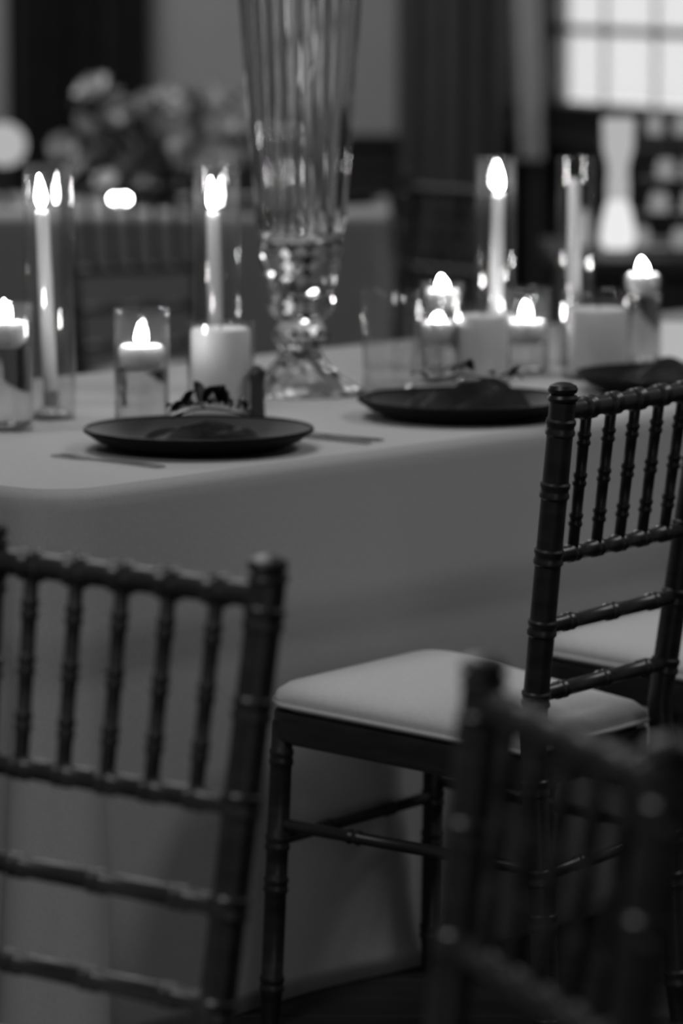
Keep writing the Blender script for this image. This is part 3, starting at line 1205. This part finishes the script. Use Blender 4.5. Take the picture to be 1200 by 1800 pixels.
for x, y, lab in ((-0.635, 11.62, 'small glowing votive glass under the flowers, the left one'), (-0.598, 11.60, 'small glowing votive glass under the flowers, the right one')):
    t = thing('votive_candle', lab, 'candle', (x, y, FZ), 0, 'votives on the far table')
    bm = bmesh.new()
    lathe(bm, [(0, 0), (0.017, 0), (0.019, 0.003), (0.021, 0.055), (0.0195, 0.055), (0.0175, 0.005), (0, 0.004)], 24)
    link('cup', bm, 'glass', t)
    bm = bmesh.new()
    lathe(bm, [(0, 0.0045), (0.016, 0.0045), (0.017, 0.03), (0, 0.029)], 24)
    link('wax', bm, 'wax', t)
    bm = bmesh.new()
    flame_mesh(bm, 0.007, 0.028, 0.031)
    link('flame', bm, 'flame', t)

t = thing('globe_lamp', 'round glowing white globe lamp at the left edge', 'lamp', (-0.955, 11.85, FZ))
bm = bmesh.new()
lathe(bm, [(0, 0), (0.045, 0), (0.047, 0.004), (0.02, 0.010), (0.009, 0.02), (0.008, 0.10), (0.018, 0.108), (0.018, 0.114), (0, 0.114)], 28)
link('stand', bm, 'dark_metal', t)
bm = bmesh.new()
bmesh.ops.create_uvsphere(bm, u_segments=28, v_segments=18, radius=0.062)
bmesh.ops.translate(bm, vec=(0, 0, 0.174), verts=bm.verts)
link('globe', bm, 'glow_soft', t)

for x, y, lab in ((-0.30, 11.70, 'black charger plate on the far table left of the two by its right end'), (-0.02 - 0.02, 11.95, 'black charger plate at the right end of the far table')):
    t = thing('charger_plate', lab, 'plate', (x, y, FZ), 0, 'black charger plates')
    bm = bmesh.new()
    lathe(bm, [(0, 0), (0.105, 0), (0.135, 0.010), (0.163, 0.020), (0.163, 0.0225), (0.134, 0.0145), (0.105, 0.006), (0, 0.006)], 48)
    link('plate_body', bm, 'charger', t)

# ------------------------------------------------------------------ background right: dark side table with glass
SX0, SX1, SY0, SY1 = 0.50, 1.75, 9.75, 10.55
t = thing('side_table', 'dark side table under the bright window', 'table', ((SX0 + SX1) / 2, (SY0 + SY1) / 2, 0))
hx, hy = (SX1 - SX0) / 2, (SY1 - SY0) / 2
bm = bmesh.new()
box(bm, (-hx, -hy, 0.72), (hx, hy, 0.76), 0.005)
link('tabletop', bm, 'darktable', t, smooth=False)
bm = bmesh.new()
box(bm, (-hx + 0.03, -hy + 0.03, 0.60), (hx - 0.03, hy - 0.03, 0.7199), 0.004)
link('apron', bm, 'darktable', t, smooth=False)
for sx in (-1, 1):
    for sy in (-1, 1):
        bm = bmesh.new()
        lathe(bm, [(0, 0), (0.018, 0), (0.022, 0.02), (0.02, 0.08), (0.026, 0.3), (0.032, 0.5), (0.028, 0.55), (0.034, 0.58), (0.034, 0.5999), (0, 0.5999)], 16, c=(sx * (hx - 0.07), sy * (hy - 0.07), 0))
        link('leg', bm, 'darktable', t)

# glowing bottle lamp
t = thing('bottle_lamp', 'glowing white teardrop bottle lamp with a flared top under the window', 'lamp', (0.665, 10.05, 0.76))
bm = bmesh.new()
lathe(bm, [(0, 0.006), (0.030, 0.006), (0.040, 0.016), (0.043, 0.035), (0.039, 0.070), (0.030, 0.105), (0.024, 0.125), (0.021, 0.125), (0.030, 0.09), (0.036, 0.04), (0.028, 0.015), (0, 0.012)], 36)
link('bulb', bm, 'glow', t)
bm = bmesh.new()
lathe(bm, [(0.0225, 0.1255), (0.026, 0.1255), (0.027, 0.16), (0.024, 0.19), (0.027, 0.215), (0.036, 0.245), (0.039, 0.32), (0.037, 0.32), (0.033, 0.25), (0.024, 0.218), (0.021, 0.19), (0.024, 0.16), (0.0225, 0.1255)], 36)
link('flared_neck', bm, 'glow_soft', t)
bm = bmesh.new()
lathe(bm, [(0, 0), (0.036, 0), (0.038, 0.003), (0.032, 0.0058), (0, 0.0058)], 30)
link('base', bm, 'dark_metal', t)


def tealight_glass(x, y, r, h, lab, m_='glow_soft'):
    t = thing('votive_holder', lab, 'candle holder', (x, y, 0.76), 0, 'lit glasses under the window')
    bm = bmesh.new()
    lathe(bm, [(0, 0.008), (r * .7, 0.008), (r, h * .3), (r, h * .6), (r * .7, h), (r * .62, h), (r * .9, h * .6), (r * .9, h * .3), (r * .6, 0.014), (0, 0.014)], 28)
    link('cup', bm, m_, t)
    bm = bmesh.new()
    lathe(bm, [(0, 0), (r * .8, 0), (r * .85, 0.004), (r * .7, 0.0078), (0, 0.0078)], 28)
    link('base', bm, 'dark_metal', t)
    return t


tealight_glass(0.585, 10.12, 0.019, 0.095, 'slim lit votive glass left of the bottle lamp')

# tiered stand with lit votive glasses by the right edge
t = thing('tiered_stand', 'slim dark tiered stand of votive glasses near the window', 'stand', (0.800, 10.12, 0.76))
bm = bmesh.new()
tube(bm, [(0, 0, 0.008), (0, 0, 0.34)], 0.005, 10)
link('pole', bm, 'dark_metal', t)
TIERS = ((0.0, 0.11), (0.085, 0.095), (0.165, 0.085), (0.270, 0.075))
for z, r_ in TIERS:
    bm = bmesh.new()
    lathe(bm, [(0, z), (r_ - 0.004, z), (r_, z + 0.003), (r_, z + 0.008), (r_ - 0.003, z + 0.008), (r_ - 0.004, z + 0.005), (0, z + 0.005)], 36)
    link('tray', bm, 'dark_metal', t)
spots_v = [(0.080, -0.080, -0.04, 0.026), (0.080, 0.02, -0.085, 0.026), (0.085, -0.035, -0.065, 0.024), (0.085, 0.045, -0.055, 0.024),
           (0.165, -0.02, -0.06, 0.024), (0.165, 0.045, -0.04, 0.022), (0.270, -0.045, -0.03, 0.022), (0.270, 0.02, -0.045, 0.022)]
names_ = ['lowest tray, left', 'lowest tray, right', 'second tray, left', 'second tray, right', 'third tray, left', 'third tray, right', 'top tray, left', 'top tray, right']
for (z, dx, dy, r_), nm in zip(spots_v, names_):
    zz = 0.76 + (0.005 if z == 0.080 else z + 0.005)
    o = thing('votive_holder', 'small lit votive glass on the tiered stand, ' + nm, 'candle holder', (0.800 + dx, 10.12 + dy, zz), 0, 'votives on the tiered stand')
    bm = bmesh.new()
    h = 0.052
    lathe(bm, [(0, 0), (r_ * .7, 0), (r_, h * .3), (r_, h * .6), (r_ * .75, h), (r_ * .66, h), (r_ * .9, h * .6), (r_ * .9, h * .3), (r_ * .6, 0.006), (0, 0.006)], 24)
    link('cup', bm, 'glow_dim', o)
